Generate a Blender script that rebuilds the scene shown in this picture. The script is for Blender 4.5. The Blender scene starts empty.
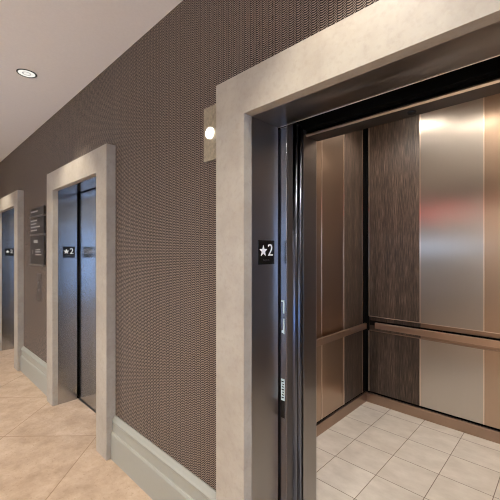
import bpy, bmesh, math, random
from mathutils import Vector, Matrix
random.seed(7)
SC = bpy.context.scene
COL = SC.collection

# ------------------------------------------------------------------ helpers
class NT:
    """small node-tree writer"""
    def __init__(s, name):
        s.m = bpy.data.materials.new(name); s.m.use_nodes = True
        s.t = s.m.node_tree; s.n = s.t.nodes; s.l = s.t.links
        s.b = s.n['Principled BSDF']
    def new(s, kind, **kw):
        n = s.n.new(kind)
        for k, v in kw.items(): setattr(n, k, v)
        return n
    def put(s, sock, v):
        if isinstance(v, bpy.types.NodeSocket): s.l.new(v, sock)
        else: sock.default_value = v
    def M(s, op, a, b=None, c=None):
        n = s.new('ShaderNodeMath', operation=op)
        for i, v in enumerate((a, b, c)):
            if v is not None: s.put(n.inputs[i], v)
        return n.outputs[0]
    def xyz(s):
        g = s.new('ShaderNodeNewGeometry'); x = s.new('ShaderNodeSeparateXYZ')
        s.l.new(g.outputs['Position'], x.inputs[0]); return x.outputs[0], x.outputs[1], x.outputs[2]
    def vec(s, x, y, z):
        n = s.new('ShaderNodeCombineXYZ')
        for i, v in enumerate((x, y, z)): s.put(n.inputs[i], v)
        return n.outputs[0]
    def noise(s, vec, scale, detail=4, rough=.55):
        n = s.new('ShaderNodeTexNoise'); s.put(n.inputs['Vector'], vec)
        n.inputs['Scale'].default_value = scale; n.inputs['Detail'].default_value = detail
        n.inputs['Roughness'].default_value = rough
        return n.outputs['Fac']
    def ramp(s, fac, stops):
        n = s.new('ShaderNodeValToRGB'); s.put(n.inputs[0], fac)
        e = n.color_ramp.elements
        while len(e) < len(stops): e.new(.5)
        for el, (p, c) in zip(e, stops): el.position = p; el.color = (*c, 1)
        return n.outputs[0]
    def mix(s, fac, a, b, blend='MIX'):
        n = s.new('ShaderNodeMix', data_type='RGBA', blend_type=blend)
        s.put(n.inputs[0], fac)
        for i, v in ((6, a), (7, b)):
            s.put(n.inputs[i], v if isinstance(v, bpy.types.NodeSocket) else (*v, 1))
        return n.outputs[2]
    def bump(s, h, strength=.2, dist=.002):
        n = s.new('ShaderNodeBump'); n.inputs['Strength'].default_value = strength
        n.inputs['Distance'].default_value = dist; s.put(n.inputs['Height'], h)
        s.l.new(n.outputs[0], s.b.inputs['Normal'])
    def set(s, color=None, rough=None, metal=None, **kw):
        if color is not None: s.put(s.b.inputs['Base Color'], color if isinstance(color, bpy.types.NodeSocket) else (*color, 1))
        if rough is not None: s.put(s.b.inputs['Roughness'], rough)
        if metal is not None: s.put(s.b.inputs['Metallic'], metal)
        for k, v in kw.items(): s.put(s.b.inputs[k], v)
        return s.m

def plain(name, c, r=.5, metal=0, **kw): return NT(name).set(c, r, metal, **kw)
def srgb(*c):
    return tuple(((v/255)/12.92 if v/255 <= .04045 else ((v/255+.055)/1.055)**2.4) for v in c)

def limestone():
    t = NT('limestone'); x, y, z = t.xyz(); v = t.vec(x, y, z)
    n1 = t.noise(v, 5, 8, .65); n2 = t.noise(v, 38, 6, .6)
    c = t.ramp(n1, [(.3, srgb(155, 145, 130)), (.5, srgb(166, 157, 142)), (.72, srgb(176, 168, 152))])
    c = t.mix(t.M('MULTIPLY', t.M('SUBTRACT', n2, .5), 1.6), c, srgb(141, 130, 115))
    t.bump(n2, .08, .002)
    return t.set(c, t.M('ADD', .42, t.M('MULTIPLY', n1, .15)), 0)

def wallcover():
    """woven wall covering: columns of flat lozenges between columns of slanted stitches"""
    t = NT('woven_wallcovering'); x, y, z = t.xyz()
    PX, PZ = .037, .0094
    u = t.M('FRACT', t.M('DIVIDE', x, PX)); vz = t.M('DIVIDE', z, PZ)
    # wide lozenge 0.04..0.56, slanted stitch 0.60..0.98
    a = t.M('DIVIDE', t.M('SUBTRACT', u, .04), .52)
    sag = t.M('MULTIPLY', t.M('POWER', t.M('SUBTRACT', t.M('MULTIPLY', a, 2), 1), 2), .3)
    f1 = t.M('FRACT', t.M('SUBTRACT', vz, sag))
    l1 = t.M('GREATER_THAN', f1, .58)
    e1 = t.M('MULTIPLY', t.M('GREATER_THAN', a, .0), t.M('LESS_THAN', a, 1))
    b = t.M('DIVIDE', t.M('SUBTRACT', u, .60), .38)
    f2 = t.M('FRACT', t.M('SUBTRACT', vz, t.M('MULTIPLY', b, 1.25)))
    l2 = t.M('GREATER_THAN', f2, .60)
    e2 = t.M('MULTIPLY', t.M('GREATER_THAN', b, 0), t.M('LESS_THAN', b, 1))
    h = t.M('ADD', t.M('MULTIPLY', l1, e1), t.M('MULTIPLY', l2, e2))
    var = t.noise(t.vec(t.M('MULTIPLY', x, 40), 0, t.M('MULTIPLY', z, 60)), 1, 2)
    light = t.mix(var, srgb(140, 123, 109), srgb(158, 141, 126))
    c = t.mix(h, srgb(15, 11, 9), light)
    return t.set(c, .6, 0, **{'Specular IOR Level': .2})

def lobby_tile():
    t = NT('travertine_tile'); x, y, z = t.xyz(); P = 1.077
    u = t.M('DIVIDE', t.M('ADD', t.M('ADD', x, y), 2.82), P)
    v = t.M('DIVIDE', t.M('ADD', t.M('SUBTRACT', x, y), 2.90), P)
    def line(w):
        f = t.M('ABSOLUTE', t.M('SUBTRACT', t.M('FRACT', t.M('ADD', w, .5)), .5))
        return t.M('LESS_THAN', f, .003/ (P/1.414))
    m = t.M('MAXIMUM', line(u), line(v))
    wn = t.new('ShaderNodeTexWhiteNoise'); t.put(wn.inputs[0], t.vec(t.M('FLOOR', u), t.M('FLOOR', v), 0))
    pos = t.vec(t.M('ADD', x, t.M('MULTIPLY', wn.outputs[0], 9)), y, 0)
    n1 = t.noise(pos, 4.5, 9, .72); n2 = t.noise(pos, 42, 7, .7)
    c = t.ramp(n1, [(.3, srgb(154, 130, 106)), (.5, srgb(182, 158, 134)), (.7, srgb(203, 182, 160))])
    pits = t.M('MULTIPLY', t.M('GREATER_THAN', n2, .6), .42)
    c = t.mix(pits, c, srgb(140, 113, 88))
    c = t.mix(t.M('MULTIPLY', wn.outputs[0], .18), c, srgb(180, 155, 128))
    c = t.mix(m, c, srgb(140, 112, 84))
    return t.set(c, t.M('ADD', .3, t.M('MULTIPLY', n2, .25)), 0)

def cab_tile():
    t = NT('car_floor_tile'); x, y, z = t.xyz(); P = .308
    u = t.M('DIVIDE', t.M('ADD', x, .98), P); v = t.M('DIVIDE', t.M('SUBTRACT', y, 1.16), P)
    def line(w):
        f = t.M('ABSOLUTE', t.M('SUBTRACT', t.M('FRACT', t.M('ADD', w, .5)), .5))
        return t.M('LESS_THAN', f, .0024/P)
    m = t.M('MAXIMUM', line(u), line(v))
    wn = t.new('ShaderNodeTexWhiteNoise'); t.put(wn.inputs[0], t.vec(t.M('FLOOR', u), t.M('FLOOR', v), 0))
    pos = t.vec(t.M('MULTIPLY', x, .6), t.M('ADD', y, t.M('MULTIPLY', wn.outputs[0], 5)), 0)
    n1 = t.noise(pos, 9, 8, .65)
    c = t.ramp(n1, [(.3, srgb(190, 183, 172)), (.7, srgb(216, 210, 200))])
    c = t.mix(t.M('MULTIPLY', wn.outputs[0], .25), c, srgb(198, 188, 175))
    c = t.mix(m, c, srgb(110, 96, 84))
    return t.set(c, .38, 0)

def wood():
    t = NT('dark_wood_grain'); x, y, z = t.xyz()
    h = t.M('ADD', x, t.M('MULTIPLY', y, 1.0))
    w = t.noise(t.vec(t.M('MULTIPLY', h, 210), 0, t.M('MULTIPLY', z, 7)), 1, 5, .65)
    w2 = t.noise(t.vec(t.M('MULTIPLY', h, 14), 0, t.M('MULTIPLY', z, .6)), 1, 4, .6)
    f = t.M('ADD', t.M('MULTIPLY', w, .75), t.M('MULTIPLY', w2, .25))
    c = t.ramp(f, [(.38, srgb(30, 23, 18)), (.5, srgb(66, 53, 45)), (.62, srgb(112, 95, 82))])
    t.bump(w, .1, .001)
    return t.set(c, .45, 0)

def brushed(name, c, r, scale=1, aniso=.7):
    t = NT(name); x, y, z = t.xyz()
    h = t.M('ADD', x, y)
    n = t.noise(t.vec(t.M('MULTIPLY', h, 60*scale), 0, t.M('MULTIPLY', z, 1.5)), 1, 3, .6)
    cc = t.mix(n, tuple(v*.985 for v in c), tuple(min(1, v*1.015) for v in c))
    tg = t.new('ShaderNodeTangent', direction_type='RADIAL', axis='Z'); t.l.new(tg.outputs[0], t.b.inputs['Tangent'])
    t.b.inputs['Anisotropic'].default_value = aniso
    return t.set(cc, t.M('ADD', r-.015, t.M('MULTIPLY', n, .03)), 1)

def painted(name, c, r=.55):
    t = NT(name); x, y, z = t.xyz()
    n = t.noise(t.vec(x, y, z), 60, 4)
    return t.set(t.mix(n, tuple(v*.95 for v in c), tuple(min(1, v*1.04) for v in c)), r, 0)

def emit(name, c, s):
    return NT(name).set((0, 0, 0), .5, 0, **{'Emission Color': (*c, 1), 'Emission Strength': s})

def speckle_plate():
    t = NT('bronze_glass_plate'); x, y, z = t.xyz()
    n = t.noise(t.vec(x, y, z), 55, 6, .7)
    return t.set(t.ramp(n, [(.35, srgb(128, 118, 98)), (.65, srgb(160, 149, 126))]), .35, .25)

MAT = dict(
    stone=limestone(), cover=wallcover(), tile=lobby_tile(), ctile=cab_tile(), wood=wood(),
    ceil=painted('ceiling_paint', srgb(240, 237, 230), .8), plaster=painted('wall_paint', srgb(205, 196, 184), .8), bouncewhite=painted('bounce_white_paint', srgb(232, 229, 224), .75),
    skirt=painted('sage_paint', srgb(150, 149, 137), .4),
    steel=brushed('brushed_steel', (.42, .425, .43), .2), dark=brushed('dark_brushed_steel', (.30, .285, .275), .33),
    bronze=brushed('bronze_steel', (.575, .54, .505), .33, 1, .85), copper=brushed('bronze_trim', (.40, .29, .225), .33),
    blued=brushed('polished_dark_steel', (.15, .165, .21), .33),
    railm=brushed('handrail_bronze', (.58, .43, .335), .33),
    doorblue=brushed('landing_door_steel', (.40, .41, .45), .2), edgepaint=painted('dark_brown_paint', (.045, .037, .033), .5),
    copperp=brushed('copper_steel', (.49, .37, .285), .3),
    edge=brushed('bright_edge_metal', (.85, .74, .64), .3), shaft=plain('shaft_black', (.005, .005, .005), .9, **{'Specular IOR Level': .05}),
    black=plain('black_acrylic', (.006, .006, .006), .25), white=plain('white_lettering', (.82, .82, .8), .5),
    rubber=plain('black_rubber', (.012, .012, .014), .5), gap=plain('reveal_shadow_black', (.004, .0035, .0035), .8, **{'Specular IOR Level': .05}), head=brushed('header_steel', (.13, .12, .115), .33),
    plate=speckle_plate(), lamp=emit('lamp_globe', (1, .93, .82), 2.5), lens=emit('downlight_lens', (1, .98, .90), .6),
    trim=plain('downlight_trim', srgb(60, 56, 52), .35, .6), charcoal=plain('charcoal_plaque', srgb(52, 49, 47), .4),
    greytext=plain('pale_grey_lettering', srgb(170, 166, 160), .6), bar=plain('plaque_rail', srgb(128, 122, 114), .3, .5),
    screen=emit('screen_glow', (.50, .70, 1), 5),
    alu=plain('window_frame_aluminium', srgb(90, 92, 95), .4, .7), red=emit('indicator_red', (1, .02, .05), 22),
    signwhite=plain('sign_housing', (.7, .7, .7), .5), caplight=emit('car_lamp', (1, .86, .70), 24),
    backing=plain('car_shell', (.05, .045, .04), .6), painted_reflection=plain('reflection_white', srgb(196, 214, 212), .5),
    plateb=plain('call_plate', srgb(92, 82, 76), .45, .3),
)
g = NT('window_glass'); g.set((.95, .97, 1), .02, 0, **{'Transmission Weight': 1.0, 'IOR': 1.01}); MAT['glass'] = g.m

def box(bm, x0, x1, y0, y1, z0, z1):
    vs = [bm.verts.new(p) for p in ((x0,y0,z0),(x1,y0,z0),(x1,y1,z0),(x0,y1,z0),(x0,y0,z1),(x1,y0,z1),(x1,y1,z1),(x0,y1,z1))]
    for f in ((3,2,1,0),(4,5,6,7),(0,1,5,4),(1,2,6,5),(2,3,7,6),(3,0,4,7)): bm.faces.new([vs[i] for i in f])
def cyl(bm, c, axis, r0, r1, length, seg=32, caps=True):
    """cone/cylinder centred at c along axis 'X','Y','Z'"""
    rot = {'X': Matrix.Rotation(math.pi/2, 4, 'Y'), 'Y': Matrix.Rotation(-math.pi/2, 4, 'X'), 'Z': Matrix()}[axis]
    bmesh.ops.create_cone(bm, cap_ends=caps, segments=seg, radius1=r0, radius2=r1, depth=length,
                          matrix=Matrix.Translation(c) @ rot)
def extrude_profile(bm, prof, x0, x1):
    """prof: list of (y,z), swept along x"""
    a = [bm.verts.new((x0, y, z)) for y, z in prof]; b = [bm.verts.new((x1, y, z)) for y, z in prof]
    n = len(prof)
    for i in range(n): bm.faces.new((a[i], a[(i+1) % n], b[(i+1) % n], b[i]))
    bm.faces.new(a[::-1]); bm.faces.new(b)
def lathe(bm, prof, c, axis='Z', seg=40):
    rows = []
    for r, h in prof:
        row = []
        for k in range(seg):
            t = 2*math.pi*k/seg; p = (r*math.cos(t), r*math.sin(t), h)
            if axis == 'Y': p = (p[0], p[2], p[1])
            row.append(bm.verts.new((c[0]+p[0], c[1]+p[1], c[2]+p[2])))
        rows.append(row)
    for a, b in zip(rows, rows[1:]):
        for k in range(seg): bm.faces.new((a[k], a[(k+1) % seg], b[(k+1) % seg], b[k]))
def BM(): return bmesh.new()
def obj(name, bm, mat, parent=None, bevel=0, label=None, smooth=False):
    bmesh.ops.recalc_face_normals(bm, faces=bm.faces[:])
    me = bpy.data.meshes.new(name); bm.to_mesh(me); bm.free()
    me.materials.append(MAT[mat] if isinstance(mat, str) else mat)
    o = bpy.data.objects.new(name, me); COL.objects.link(o)
    if smooth:
        for p in me.polygons: p.use_smooth = True
    if parent is not None:
        o.parent = parent; o.matrix_parent_inverse = Matrix.Translation(parent.location).inverted()
    if bevel:
        md = o.modifiers.new('bevel', 'BEVEL'); md.width = bevel; md.segments = 2; md.limit_method = 'ANGLE'
        md.harden_normals = False
    if label: o['label'] = label
    return o
def bx(name, dims, mat, parent=None, bevel=0, label=None):
    b = BM(); box(b, *dims); return obj(name, b, mat, parent, bevel, label)
def thing(name, label, cat, loc=(0, 0, 0), group=None):
    o = bpy.data.objects.new(name, None); COL.objects.link(o); o.location = loc; o.empty_display_size = .05
    return tag(o, label, cat, group)
def tag(o, label, cat, group=None):
    o['label'] = label; o['category'] = cat
    if group: o['group'] = group
    return o
def struct(o): o['kind'] = 'structure'; return o

def text_mesh(name, s, size, origin, right, up, mat, parent, depth=.0012):
    """lettering built as a mesh: origin = centre, right/up = reading directions"""
    cu = bpy.data.curves.new(name, 'FONT'); cu.body = s; cu.size = size; cu.extrude = depth
    cu.align_x = 'CENTER'; cu.align_y = 'CENTER'
    tmp = bpy.data.objects.new('tmp', cu); COL.objects.link(tmp)
    dg = bpy.context.evaluated_depsgraph_get()
    me = bpy.data.meshes.new_from_object(tmp.evaluated_get(dg)); bpy.data.objects.remove(tmp); bpy.data.curves.remove(cu)
    r = Vector(right); u = Vector(up); n = r.cross(u)
    mtx = Matrix((( r.x, u.x, n.x, origin[0]), (r.y, u.y, n.y, origin[1]), (r.z, u.z, n.z, origin[2]), (0, 0, 0, 1)))
    me.transform(mtx)
    bm = BM(); bm.from_mesh(me); bpy.data.meshes.remove(me)
    return obj(name, bm, mat, parent)

# ------------------------------------------------------------------ dimensions
H = 2.955                     # lobby ceiling
XS = [0.0, -2.669, -5.338]    # offset of each lift bay, right to left
OL, OR = -1.048, 0.018        # clear opening of the first bay
SL, SR = -1.234, 0.204        # outside of its stone surround
ST, OT = 2.319, 2.135         # top of stone, top of opening
XL, XR, YF = -10.0, 7.0, -3.2 # lobby extents
YW = .018                     # face of the wall covering
JD = .178                     # depth of steel jamb

# ------------------------------------------------------------------ shell
b = BM(); box(b, XL-.2, XR+.2, YF-.2, .19, -.1, 0); struct(obj('floor', b, 'tile'))
b = BM(); box(b, XL-.2, XR+.2, YF-.2, .18, H, H+.1); struct(obj('ceiling', b, 'ceil'))
b = BM()
xs = [XL-.2]
for d in reversed(XS): xs += [OL+d-.02, OR+d+.02]
xs.append(XR+.2)
for i in range(0, len(xs), 2): box(b, xs[i], xs[i+1], YW, .18, 0, H)
for d in XS: box(b, OL+d-.02, OR+d+.02, YW, .18, OT+.02, H)
struct(obj('wall_back', b, 'cover'))
b = BM(); box(b, XL-.2, XL, YF, 0, 0, H); struct(obj('wall_left', b, 'plaster'))

def wall_with_holes(name, x0, x1, y0, y1, holes, mat):
    """wall across x with rectangular openings (xa,xb,za,zb)"""
    b = BM(); cur = x0
    for xa, xb, za, zb in sorted(holes):
        box(b, cur, xa, y0, y1, 0, H)
        if za > 0: box(b, xa, xb, y0, y1, 0, za)
        if zb < H: box(b, xa, xb, y0, y1, zb, H)
        cur = xb
    box(b, cur, x1, y0, y1, 0, H)
    return struct(obj(name, b, mat))
WIN = [(-4.6, -3.35, .12, 2.05), (1.4, 5.6, .12, 2.4)]  # second opening is added, unseen, to bring more daylight onto the ceiling
wall_with_holes('wall_front', XL-.2, XR+.2, YF-.2, YF, WIN, 'bouncewhite')  # wall paint whitened to bounce light onto ceiling and back wall
def window(n, horiz, a0, a1, z0, z1, p, nm, nz=1):
    """framed window; horiz 'X' = in a wall along x at y=p, 'Y' = in a wall along y at x=p"""
    b = BM(); w = .05
    def put(a, c, za, zb):
        if horiz == 'X': box(b, a, c, p-.03, p+.03, za, zb)
        else: box(b, p-.03, p+.03, a, c, za, zb)
    put(a0, a1, z0, z0+w); put(a0, a1, z1-w, z1)
    for k in range(nm+1):
        c = a0 + (a1-a0-w)*k/nm; put(c, c+w, z0+w, z1-w)
    fr = struct(obj(f'window_{n}', b, 'alu'))
    b = BM()
    if horiz == 'X': box(b, a0+w, a1-w, p-.006, p+.006, z0+w, z1-w)
    else: box(b, p-.006, p+.006, a0+w, a1-w, z0+w, z1-w)
    obj('pane', b, 'glass', fr)
for i, (a, c, z0, z1) in enumerate(WIN): window(i+1, 'X', a, c, z0, z1, YF-.1, (2, 4)[i])
b = BM()
box(b, XR, XR+.2, YF, -2.95, 0, H); box(b, XR, XR+.2, -.25, 0, 0, H); box(b, XR, XR+.2, -2.95, -.25, 2.6, H); box(b, XR, XR+.2, -2.95, -.25, 0, .08)
struct(obj('wall_right', b, 'plaster'))
window(3, 'Y', -2.95, -.25, .08, 2.6, XR+.1, 3)

# closed lift shaft behind the wall
b = BM(); X0, X1, Y1, Z0, Z1 = -7.2, 1.2, 2.6, -.4, 3.6
box(b, X0-.1, X0, .18, Y1, Z0, Z1); box(b, X1, X1+.1, .18, Y1, Z0, Z1); box(b, X0-.1, X1+.1, Y1, Y1+.1, Z0, Z1)
box(b, X0-.1, X1+.1, .18, Y1+.1, Z0-.1, Z0); box(b, X0-.1, X1+.1, .18, Y1+.1, Z1, Z1+.1); box(b, X0-.1, X1+.1, .18, .2, H, Z1)
box(b, X0-.1, X1+.1, .19, .2, Z0, -.1)
struct(obj('wall_rear', b, 'shaft'))

# baseboards (moulded)
def skirting(name, x0, x1):
    b = BM()
    extrude_profile(b, [(y+YW-.002, z) for y, z in [(.002, 0), (-.034, 0), (-.034, .185), (-.028, .197), (-.022, .2), (-.022, .262), (-.027, .272), (-.027, .28), (-.02, .288), (-.012, .3), (-.006, .311), (.002, .311)]], x0, x1)
    return struct(obj(name, b, 'skirt'))
skirting('baseboard_right', SR+XS[1], SL)
skirting('baseboard_left', SR+XS[2], SL+XS[1])
skirting('baseboard_end', XL, SL+XS[2])
skirting('baseboard_far', SR, XR)

# ------------------------------------------------------------------ lift bays
PLACE = ['open elevator at right', 'closed elevator in the middle', 'farthest elevator at the left edge']
SURR = ['pale limestone surround of the open elevator, nearest and largest',
        'pale limestone surround of the middle elevator with closed steel doors',
        'pale limestone surround of the farthest elevator, cut by the left edge']
FRAM = ['dark brushed steel door frame lining the open elevator',
        'brushed steel door frame reflecting blue in the middle elevator',
        'brushed steel door frame of the farthest elevator at the left edge']
for i, d in enumerate(XS):
    s = thing('elevator_surround', SURR[i], 'door surround', ((SL+SR)/2+d, 0, 0), 'limestone elevator surrounds')
    for (xa, xb, ya, yb) in ((SL, OL, SL, OL-.02), (OR, SR, OR+.02, SR)):
        b = BM(); box(b, xa+d, xb+d, -.05, 0, 0, OT); box(b, ya+d, yb+d, 0, YW, 0, OT+.02); obj('stone_jamb', b, 'stone', s)
    b = BM(); box(b, SL+d, SR+d, -.05, 0, OT, ST); box(b, SL+d, SR+d, 0, YW, OT+.02, ST); obj('stone_lintel', b, 'stone', s)
    f = thing('elevator_door_frame', FRAM[i], 'door frame', ((OL+OR)/2+d, .1, 0), 'steel elevator door frames')
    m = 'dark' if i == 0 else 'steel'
    JD = .188 if i == 0 else .178
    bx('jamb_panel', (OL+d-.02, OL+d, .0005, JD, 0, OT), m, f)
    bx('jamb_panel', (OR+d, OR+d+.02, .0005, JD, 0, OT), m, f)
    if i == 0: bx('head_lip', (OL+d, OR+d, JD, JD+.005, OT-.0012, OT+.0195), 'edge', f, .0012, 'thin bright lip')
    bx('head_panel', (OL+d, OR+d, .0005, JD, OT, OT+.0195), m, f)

def star(bm, c, R, right, up, nrm, t):
    pts = []
    for k in range(10):
        a = math.pi/2 + k*math.pi/5; r = R if k % 2 == 0 else R*.42
        pts.append(Vector(c) + Vector(right)*(-r*math.cos(a)) + Vector(up)*(r*math.sin(a)))
    a = [bm.verts.new(p) for p in pts]; q = [bm.verts.new(p+Vector(nrm)*t) for p in pts]
    bm.faces.new(a[::-1]); bm.faces.new(q)
    for k in range(10): bm.faces.new((a[k], a[(k+1) % 10], q[(k+1) % 10], q[k]))
def floor_sign(x, s, label):
    """black tactile plate with a star, a 2 and braille; s=+1 faces +x, -1 faces -x"""
    cy, cz = .1, 1.5235; w = .057
    o = thing('floor_number_sign', label, 'sign', (x, cy, cz), 'star 2 floor signs on the elevator jambs')
    x0, x1 = (x, x+.003) if s > 0 else (x-.003, x)
    bx('plate', (x0, x1, cy-w, cy+w, cz-w, cz+w), 'black', o, .0008)
    r = (0, s, 0); xf = x + s*.003
    b = BM(); star(b, (xf, cy-s*.024, cz+.006), .0285, r, (0, 0, 1), (s, 0, 0), .0012); obj('star', b, 'white', o)
    text_mesh('numeral', '2', .08, (xf, cy+s*.026, cz+.008), r, (0, 0, 1), 'white', o)
    b = BM()
    for k in range(9):
        for (dy, dz) in ((0, 0), (.0022, 0), (0, .003)):
            if (k*7+int(dy*1000)) % 3: continue
            box(b, min(xf, xf+s*.0006), max(xf, xf+s*.0006), cy-.02+k*.005+dy-.0011, cy-.02+k*.005+dy+.0011, cz-.037+dz-.0011, cz-.037+dz+.0011)
    obj('braille', b, 'bar', o)
    return o
floor_sign(OL, 1, 'black star 2 plate on the dark left jamb of the open elevator')
floor_sign(OR, -1, 'black star 2 plate on the right jamb of the open elevator')
floor_sign(OL+XS[1], 1, 'black star 2 plate on the blue steel left jamb of the middle elevator')
floor_sign(OR+XS[1], -1, 'black star 2 plate on the right jamb of the middle elevator, mirrored in its door')
floor_sign(OL+XS[2], 1, 'small distant black star 2 plate in the farthest elevator')

# landing doors
def leaf(name, x0, x1, y0, y1, mat, label, cat, group):
    o = bx(name, (x0, x1, y0, y1, .012, OT+.06), mat, None, .002)
    return tag(o, label, cat, group)
GD = 'steel landing doors of the elevators'
for i in (1, 2):
    d = XS[i]; mid = (OL+OR)/2+d; w = ['', 'middle', 'farthest'][i]
    leaf('elevator_door', OL+d-.06, mid-.0015, .2, .24, 'steel', f'left closed brushed steel door leaf of the {w} elevator', 'elevator door', GD)
    leaf('elevator_door', mid+.0015, OR+d+.06, .2, .24, 'steel', f'right closed brushed steel door leaf of the {w} elevator', 'elevator door', GD)
ld = thing('elevator_door', 'retracted landing door leaf with painted reflections at the left jamb of the open elevator', 'elevator door', (-1.28, .22, 0), GD)
bx('door_panel', (-1.54, -1.0045, .2, .244, .012, OT+.06), 'doorblue', ld, .001)
bx('door_edge', (-1.0044, -1.0, .2004, .244, .012, OT+.06), 'edgepaint', ld, .002, 'matt dark brown door edge')
b = BM(); box(b, -1.038, -1.016, .1992, .2, .80, .905); obj('painted_reflection', b, 'painted_reflection', ld, label='pale painted reflection with dark marks')  # pale and black marks paint a reflection onto the door face
b = BM()
for k in range(7): box(b, -1.035+.003*(k % 3), -1.021+.002*(k % 2), .1987, .1992, .812+.013*k, .817+.013*k)
obj('painted_reflection_mark', b, 'black', ld)
b = BM(); box(b, -1.038, -1.016, .1992, .2, .715, .798); obj('painted_reflection', b, 'black', ld, label='black painted reflection')
b = BM()
box(b, -1.026, -1.018, .1992, .2, 1.225, 1.29); box(b, -1.038, -1.026, .1992, .2, 1.282, 1.29)
box(b, -1.024, -1.018, .1992, .2, 1.125, 1.2); box(b, -1.034, -1.024, .1992, .2, 1.13, 1.142)
o = obj('painted_reflection', b, 'painted_reflection', ld, label='pale outlined painted reflection')
rd = thing('elevator_door', 'retracted landing door leaf at the right jamb of the open elevator', 'elevator door', (.25, .22, 0), GD)
bx('door_panel', (-.022, .51, .2, .244, .012, OT+.06), 'dark', rd, .003)

def sill(d, label):
    b = BM(); box(b, OL+d-.02, OR+d+.02, .191, .33, -.05, -.001)
    return tag(obj('door_sill', b, 'dark'), label, 'sill', 'elevator door sills')
for i, d in enumerate(XS): sill(d, 'metal threshold under the doors of the ' + PLACE[i])

# car doors of the open lift
for s, (x0, x1) in ((-1, (-1.6, -1.012)), (1, (-.018, .57))):
    cd = thing('car_door', f'retracted inner car door leaf with blue-lit edge at the {"left" if s < 0 else "right"} of the open elevator', 'elevator door', ((x0+x1)/2, .32, 0), 'inner car doors of the open elevator')
    bx('door_panel', (x0, x1+(.0 if s > 0 else -.012), .268, .338, .012, OT+.05), 'dark', cd, .002) if s < 0 else bx('door_panel', (x0+.012, x1, .268, .338, .012, OT+.05), 'dark', cd, .002)
    xe = x1 if s < 0 else x0
    for (yy, r) in ((.279, .016), (.322, .013)):
        b = BM(); cyl(b, (xe+s*.008, yy, (OT+.03)/2+.006), 'Z', r, r, OT+.018, 28); o = obj('bullnose_edge', b, 'blued', cd, label='polished rounded door edge', smooth=False)
        for p in o.data.polygons: p.use_smooth = len(p.vertices) == 4
    bx('edge_bumper', (min(xe+s*.004, xe+s*.02), max(xe+s*.004, xe+s*.02), .2965, .308, .012, OT+.03), 'rubber', cd)

# ------------------------------------------------------------------ the open car
CL, CR, CB, CF = -1.538, .468, 2.213, .49
CT = 2.86
car = thing('elevator_car', 'open elevator car lined with wood grain and bronze steel panels', 'elevator car', (-.515, 1.39, 0))
bx('car_floor', (CL-.03, CR+.03, .37, CB+.03, -.06, 0), 'ctile', car, 0, 'pale grey tiled floor')
b = BM()
T = .03
box(b, CL-.06, CL-T, CF, CB+.06, 0, CT); box(b, CR+T, CR+.06, CF, CB+.06, 0, CT); box(b, CL-T, CR+T, CB+T, CB+.06, 0, CT)
obj('car_shell', b, 'backing', car)
bx('car_ceiling', (CL-.06, CR+.06, CF-.06, CB+.06, CT, CT+.04), 'plaster', car)
# entrance: columns, front returns and header
for s, xa, xb in ((-1, CL-.06, -1.022), (1, -.008, CR+.06)):
    bx('front_return', (xa, xb, .365, .487, 0, CT), 'dark', car, .003)
bx('car_header', (-1.022, -.008, .395, .5, OT, CT), 'head', car)
b = BM(); extrude_profile(b, [(.395, OT-.001), (.386, OT+.006), (.386, OT+.012), (.395, OT+.012)], -1.022, -.008); obj('header_edge', b, 'edge', car, label='bright metal edge')
bx('header_gap_dark', (-1.6, .57, .36, .3949, OT+.03, OT+.5), 'shaft', car)  # black sheet paints the dark of the gap above the doors
b = BM(); cyl(b, (-.511, .449, OT-.003), 'Z', .017, .019, .006); obj('sensor', b, 'rubber', car, label='round black sensor')
for x0, x1 in ((CL, -1.022), (-.008, CR)):
    bx('return_panel', (x0, x1, .4872, .4898, .115, CT), 'bronze', car, 0, 'bronze lining of the front return')
bx('transom_panel', (-1.022, -.008, .5002, .5028, OT+.004, CT), 'bronze', car)
# operating panel on the inner face of the left front return, mirrored in the rear steel
b = BM(); box(b, -1.46, -1.14, .4899, .497, .85, 2.25); op = obj('operating_panel', b, 'steel', car)
b = BM(); box(b, -1.37, -1.26, .497, .499, 2.04, 2.075); obj('floor_indicator', b, 'red', op, label='red lit floor indicator')
b = BM(); box(b, -1.43, -1.24, .497, .499, 1.52, 1.68); obj('screen', b, 'screen', op, label='pale blue lit screen')
for k in range(4):
    for q in range(2):
        b = BM(); cyl(b, (-1.345+.09*q, .4985, 1.08+.08*k), 'Y', .02, .02, .004, 24); obj('button', b, 'bar', op)
# recessed black corners
for x0, x1 in ((CL-T, CL+.031), (CR-.031, CR+T)):
    b = BM()
    box(b, x0, x1, CB+.008, CB+T, 0, CT)
    xx0, xx1 = (CL-T, CL-.008) if x0 < -1 else (CR+.008, CR+T)
    box(b, xx0, xx1, CB-.09, CB+T, 0, CT)
    obj('corner_reveal', b, 'gap', car)
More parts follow.
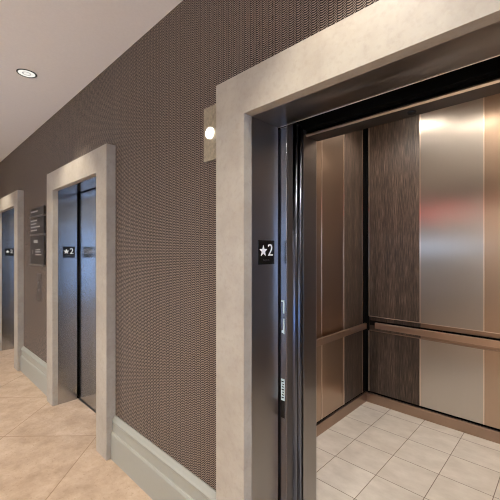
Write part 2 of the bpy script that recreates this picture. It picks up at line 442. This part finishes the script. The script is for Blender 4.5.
# wall panels; top row, lower row, rail band
ZB0, ZB1, ZR0, ZR1, ZT = .115, .728, .734, .872, CT-.01
def panelrow(kind):
    return {'c': ('metal_panel', 'copperp', 'copper toned brushed steel panel'), 'w': ('wood_panel', 'wood', 'dark wood grain panel'), 'm': ('metal_panel', 'bronze', 'brushed bronze steel panel')}[kind]
n = 4
bx0, bx1 = CL+.031, CR-.031; pw = (bx1-bx0)/n
for k in range(n):
    nm, mt, lb = panelrow('wmcw'[k]); a = bx0+pw*k; c = a+pw
    for z0, z1 in ((ZB0, ZB1), (ZR1+.006, ZT)):
        bx(nm, (a+.004, c-.004, CB, CB+T, z0, z1), mt, car, 0, lb)
    bx('band_panel', (a, c, CB+.012, CB+T, ZR0, ZR1), 'wood' if mt == 'wood' else 'copper', car)
    for xx in ({a, c} if k == 0 else {c}):
        bx('edge_trim', (xx-.0045, xx+.0045, CB-.003, CB+T, ZB0, ZB1), 'edge', car)
        bx('edge_trim', (xx-.0045, xx+.0045, CB-.003, CB+T, ZR1+.006, ZT), 'edge', car)
for z in (ZB1, ZR1):
    bx('band_trim', (bx0, bx1, CB-.004, CB+T, z, z+.006), 'edge' if z > .8 else 'copper', car, 0, 'bronze edge of the handrail band')
bx('rail_shadow', (bx0+.005, bx1-.005, CB+.008, CB+.0121, .785, .832), 'gap', car, 0, 'painted black shadow behind the handrail')  # black strip paints the shadow gap between rail and wall
sy0, sy1 = CF+.127, CB-.083; sw = (sy1-sy0)/4
for s, xw in ((-1, CL), (1, CR)):
    xa, xb = (xw-T, xw) if s < 0 else (xw, xw+T)
    for k in range(4):
        nm, mt, lb = panelrow('wccw'[k]); a = sy0+sw*k; c = a+sw
        for z0, z1 in ((ZB0, ZT),):
            bx(nm, (xa, xb, a+.004, c-.004, z0, z1), mt, car, 0, lb)
        for yy in ({a, c} if k == 0 else {c}):
            q = (xw-T, xw+.003) if s < 0 else (xw-.003, xw+T)
            bx('edge_trim', (*q, yy-.0045, yy+.0045, ZB0, ZT), 'edge' if 0 < k < 3 else 'copper', car)
# base
bx('car_base', (CL-T, CR+T, CB-.008, CB+T, 0, .094), 'copper', car, .002, 'bronze base strip')
bx('base_reveal', (CL-T, CR+T, CB+.012, CB+T, .094, ZB0), 'gap', car)
for s, xw in ((-1, CL), (1, CR)):
    q = (xw-T, xw+.008) if s < 0 else (xw-.008, xw+T)
    bx('car_base', (*q, CF, CB-.008, 0, .094), 'copper', car, .002, 'bronze base strip')
    q = (xw-T, xw-.012) if s < 0 else (xw+.012, xw+T)
    bx('base_reveal', (*q, CF, CB, .094, ZB0), 'gap', car)
# handrails with brackets
def rail(x0, x1, y0, y1):
    return bx('handrail', (x0, x1, y0, y1, .772, .828), 'railm', car, .003, 'flat bronze handrail')
r = rail(CL+.12, CR-.12, CB-.068, CB-.046)
for xx in (-1.3, -.76, -.27, .27): bx('bracket', (xx-.012, xx+.012, CB-.05, CB+.013, .786, .806), 'copper', r)
for s, xw in ((-1, CL), (1, CR)):
    q = (xw+.046, xw+.068) if s < 0 else (xw-.068, xw-.046)
    r = rail(*q, .8, CB-.13)
    for yy in (1.0, 1.56, 2.02):
        p = (xw-.001, xw+.05) if s < 0 else (xw-.05, xw+.001)
        bx('bracket', (*p, yy-.012, yy+.012, .786, .806), 'copper', r)
# car ceiling lamps
LCAR = [(-1.17, 1.72), (-.66, 1.33), (.14, 1.72), (-.515, .8)]
for (x, y) in LCAR:
    b = BM(); lathe(b, [(.085, -.002), (.1, -.004), (.102, 0), (.085, 0), (.085, -.002)], (x, y, CT)); rg = obj('lamp_ring', b, 'trim', car, smooth=False)
    b = BM(); cyl(b, (x, y, CT-.001), 'Z', .084, .084, .002); obj('lamp_lens', b, 'caplight', rg)

# ------------------------------------------------------------------ lobby things
def lantern(x, label):
    z = 2.133
    o = thing('hall_lantern', label, 'wall lamp', (x, 0, z), 'hall lanterns beside the elevators')
    bx('back_plate', (x-.056, x+.056, YW-.012, YW+.001, z-.139, z+.139), 'plate', o, .001, 'mottled bronze glass plate')
    b = BM(); R = .029
    prof = [(R*.98, 0), (R, -.008)] + [(R*math.cos(a), -.008-R*.38*math.sin(a)) for a in (.3, .6, .9, 1.2, 1.4)] + [(.0005, -.008-R*.38)]
    lathe(b, prof, (x, YW-.012, z), 'Y'); obj('globe', b, 'lamp', o, smooth=True, label='glowing white dome lens')
    return o
lantern(-1.344, 'lit square wall lantern with round bulb beside the open elevator surround')

def downlight(x, y, label):
    o = thing('recessed_downlight', label, 'ceiling light', (x, y, H), 'recessed downlights in the lobby ceiling')
    b = BM(); lathe(b, [(.058, -.001), (.061, -.005), (.068, -.004), (.07, 0), (.058, 0), (.058, -.001)], (x, y, H)); obj('trim_ring', b, 'trim', o, smooth=False, label='dark trim ring')
    b = BM(); cyl(b, (x, y, H-.0012), 'Z', .058, .058, .0024); obj('lens', b, 'lens', o)
    b = BM(); lathe(b, [(.022, -.0026), (.026, -.0045), (.031, -.0026), (.022, -.0026)], (x, y, H)); obj('reflector_ring', b, 'greytext', o)
    return o
downlight(-3.16, -.392, 'round recessed downlight with dark rim in the lobby ceiling before the middle elevator')
downlight(-.515, -.398, 'round recessed downlight in the ceiling before the open elevator')
downlight(-5.84, -.398, 'round recessed downlight in the ceiling before the farthest elevator')

# plaques between the far lifts
GP = 'dark plaques stacked between the far elevators'
def plaque(z0, z1, label, strokes):
    o = thing('wall_plaque', label, 'sign', (-4.44, 0, (z0+z1)/2), GP)
    bx('plaque_board', (-4.735, -4.185, YW-.022, YW, z0, z1), 'charcoal', o, .001)
    b = BM()
    for (x0, x1, za, zb) in strokes: box(b, x0, x1, YW-.0235, YW-.0215, za, zb)
    obj('lettering', b, 'greytext', o)
    bx('bottom_rail', (-4.735, -4.185, YW-.026, YW, z0-.02, z0), 'bar', o)
plaque(1.945, 2.035, 'small dark plaque with one text line, topmost between the far elevators', [(-4.70, -4.42, 1.987, 2.003)])
plaque(1.735, 1.92, 'dark plaque with four text lines, middle of the stack between the far elevators', [(-4.70, -4.44, 1.882, 1.896), (-4.70, -4.47, 1.846, 1.86), (-4.70, -4.33, 1.808, 1.822), (-4.70, -4.45, 1.770, 1.784)])
plaque(1.385, 1.705, 'large dark plaque with small icon and text block, lowest between the far elevators',
       [(-4.57, -4.42, 1.63, 1.665), (-4.50, -4.32, 1.545, 1.555), (-4.50, -4.30, 1.52, 1.532), (-4.50, -4.27, 1.49, 1.502), (-4.62, -4.605, 1.50, 1.55)])
o = thing('call_button_plate', 'slim faint grey call button plate below the plaques on the woven wall', 'call button', (-4.43, 0, 1.13))
bx('plate', (-4.51, -4.35, YW-.006, YW+.001, .97, 1.28), 'plateb', o, .001)
for z in (1.17, 1.09):
    b = BM(); cyl(b, (-4.43, YW-.009, z), 'Y', .017, .017, .006, 24); obj('button', b, 'bar', o)

# ------------------------------------------------------------------ light
def spot(x, y, z, e, c, angle=110, blend=.6, r=.05):
    l = bpy.data.lights.new('spot_beam', 'SPOT'); l.energy = e; l.color = c; l.spot_size = math.radians(angle); l.spot_blend = blend; l.shadow_soft_size = r
    o = bpy.data.objects.new('spot_beam', l); COL.objects.link(o); o.location = (x, y, z); return o
WARM = (1, .93, .835)
for x in (-5.84, -3.145, -.515, 2.15, 4.8):
    spot(x, -.398, H-.02, 46, WARM, 86, .55)
    spot(x, -2.65, H-.02, 125, WARM, 160, .7)  # added row without fixtures, washes the front wall so light bounces up
for (x, y) in LCAR: spot(x, y, CT-.02, 23, (1, .93, .86), 140, .6, .08)
w = bpy.data.worlds.new('sky'); SC.world = w; w.use_nodes = True
bg = w.node_tree.nodes['Background']; bg.inputs[0].default_value = (.40, .60, 1, 1); bg.inputs[1].default_value = 2.9
for (horiz, a0, a1, z0, z1, p) in (('X', -4.6, -3.35, .12, 2.05, YF-.21), ('X', 1.4, 5.6, .12, 2.4, YF-.21), ('Y', -2.95, -.25, .08, 2.6, XR+.21)):
    l = bpy.data.lights.new('daylight_portal', 'AREA'); l.shape = 'RECTANGLE'; l.size = a1-a0; l.size_y = z1-z0
    l.cycles.is_portal = True
    o = bpy.data.objects.new('daylight_portal', l); COL.objects.link(o)
    if horiz == 'X': o.location = ((a0+a1)/2, p, (z0+z1)/2); o.rotation_euler = (math.pi/2, 0, 0)
    else: o.location = (p, (a0+a1)/2, (z0+z1)/2); o.rotation_euler = (math.pi/2, 0, math.pi/2)

# ------------------------------------------------------------------ camera
cam = bpy.data.cameras.new('camera'); co = bpy.data.objects.new('camera', cam); COL.objects.link(co)
co.location = (0, -1.10, 1.525); co.rotation_euler = (math.pi/2, 0, math.radians(43.88))
cam.sensor_width = 36; cam.lens = 36*337.5/500; cam.shift_y = 2/500; cam.clip_start = .02
SC.camera = co
SC.view_settings.view_transform = 'Standard'; SC.view_settings.look = 'None'; SC.view_settings.gamma = 1
SC.view_settings.exposure = .79
SC.cycles.use_denoising = True; SC.cycles.denoising_prefilter = 'ACCURATE'
SC.cycles.filter_width = 1.1; SC.cycles.sample_clamp_indirect = 4
SC.cycles.max_bounces = 14; SC.cycles.diffuse_bounces = 6; SC.cycles.glossy_bounces = 8
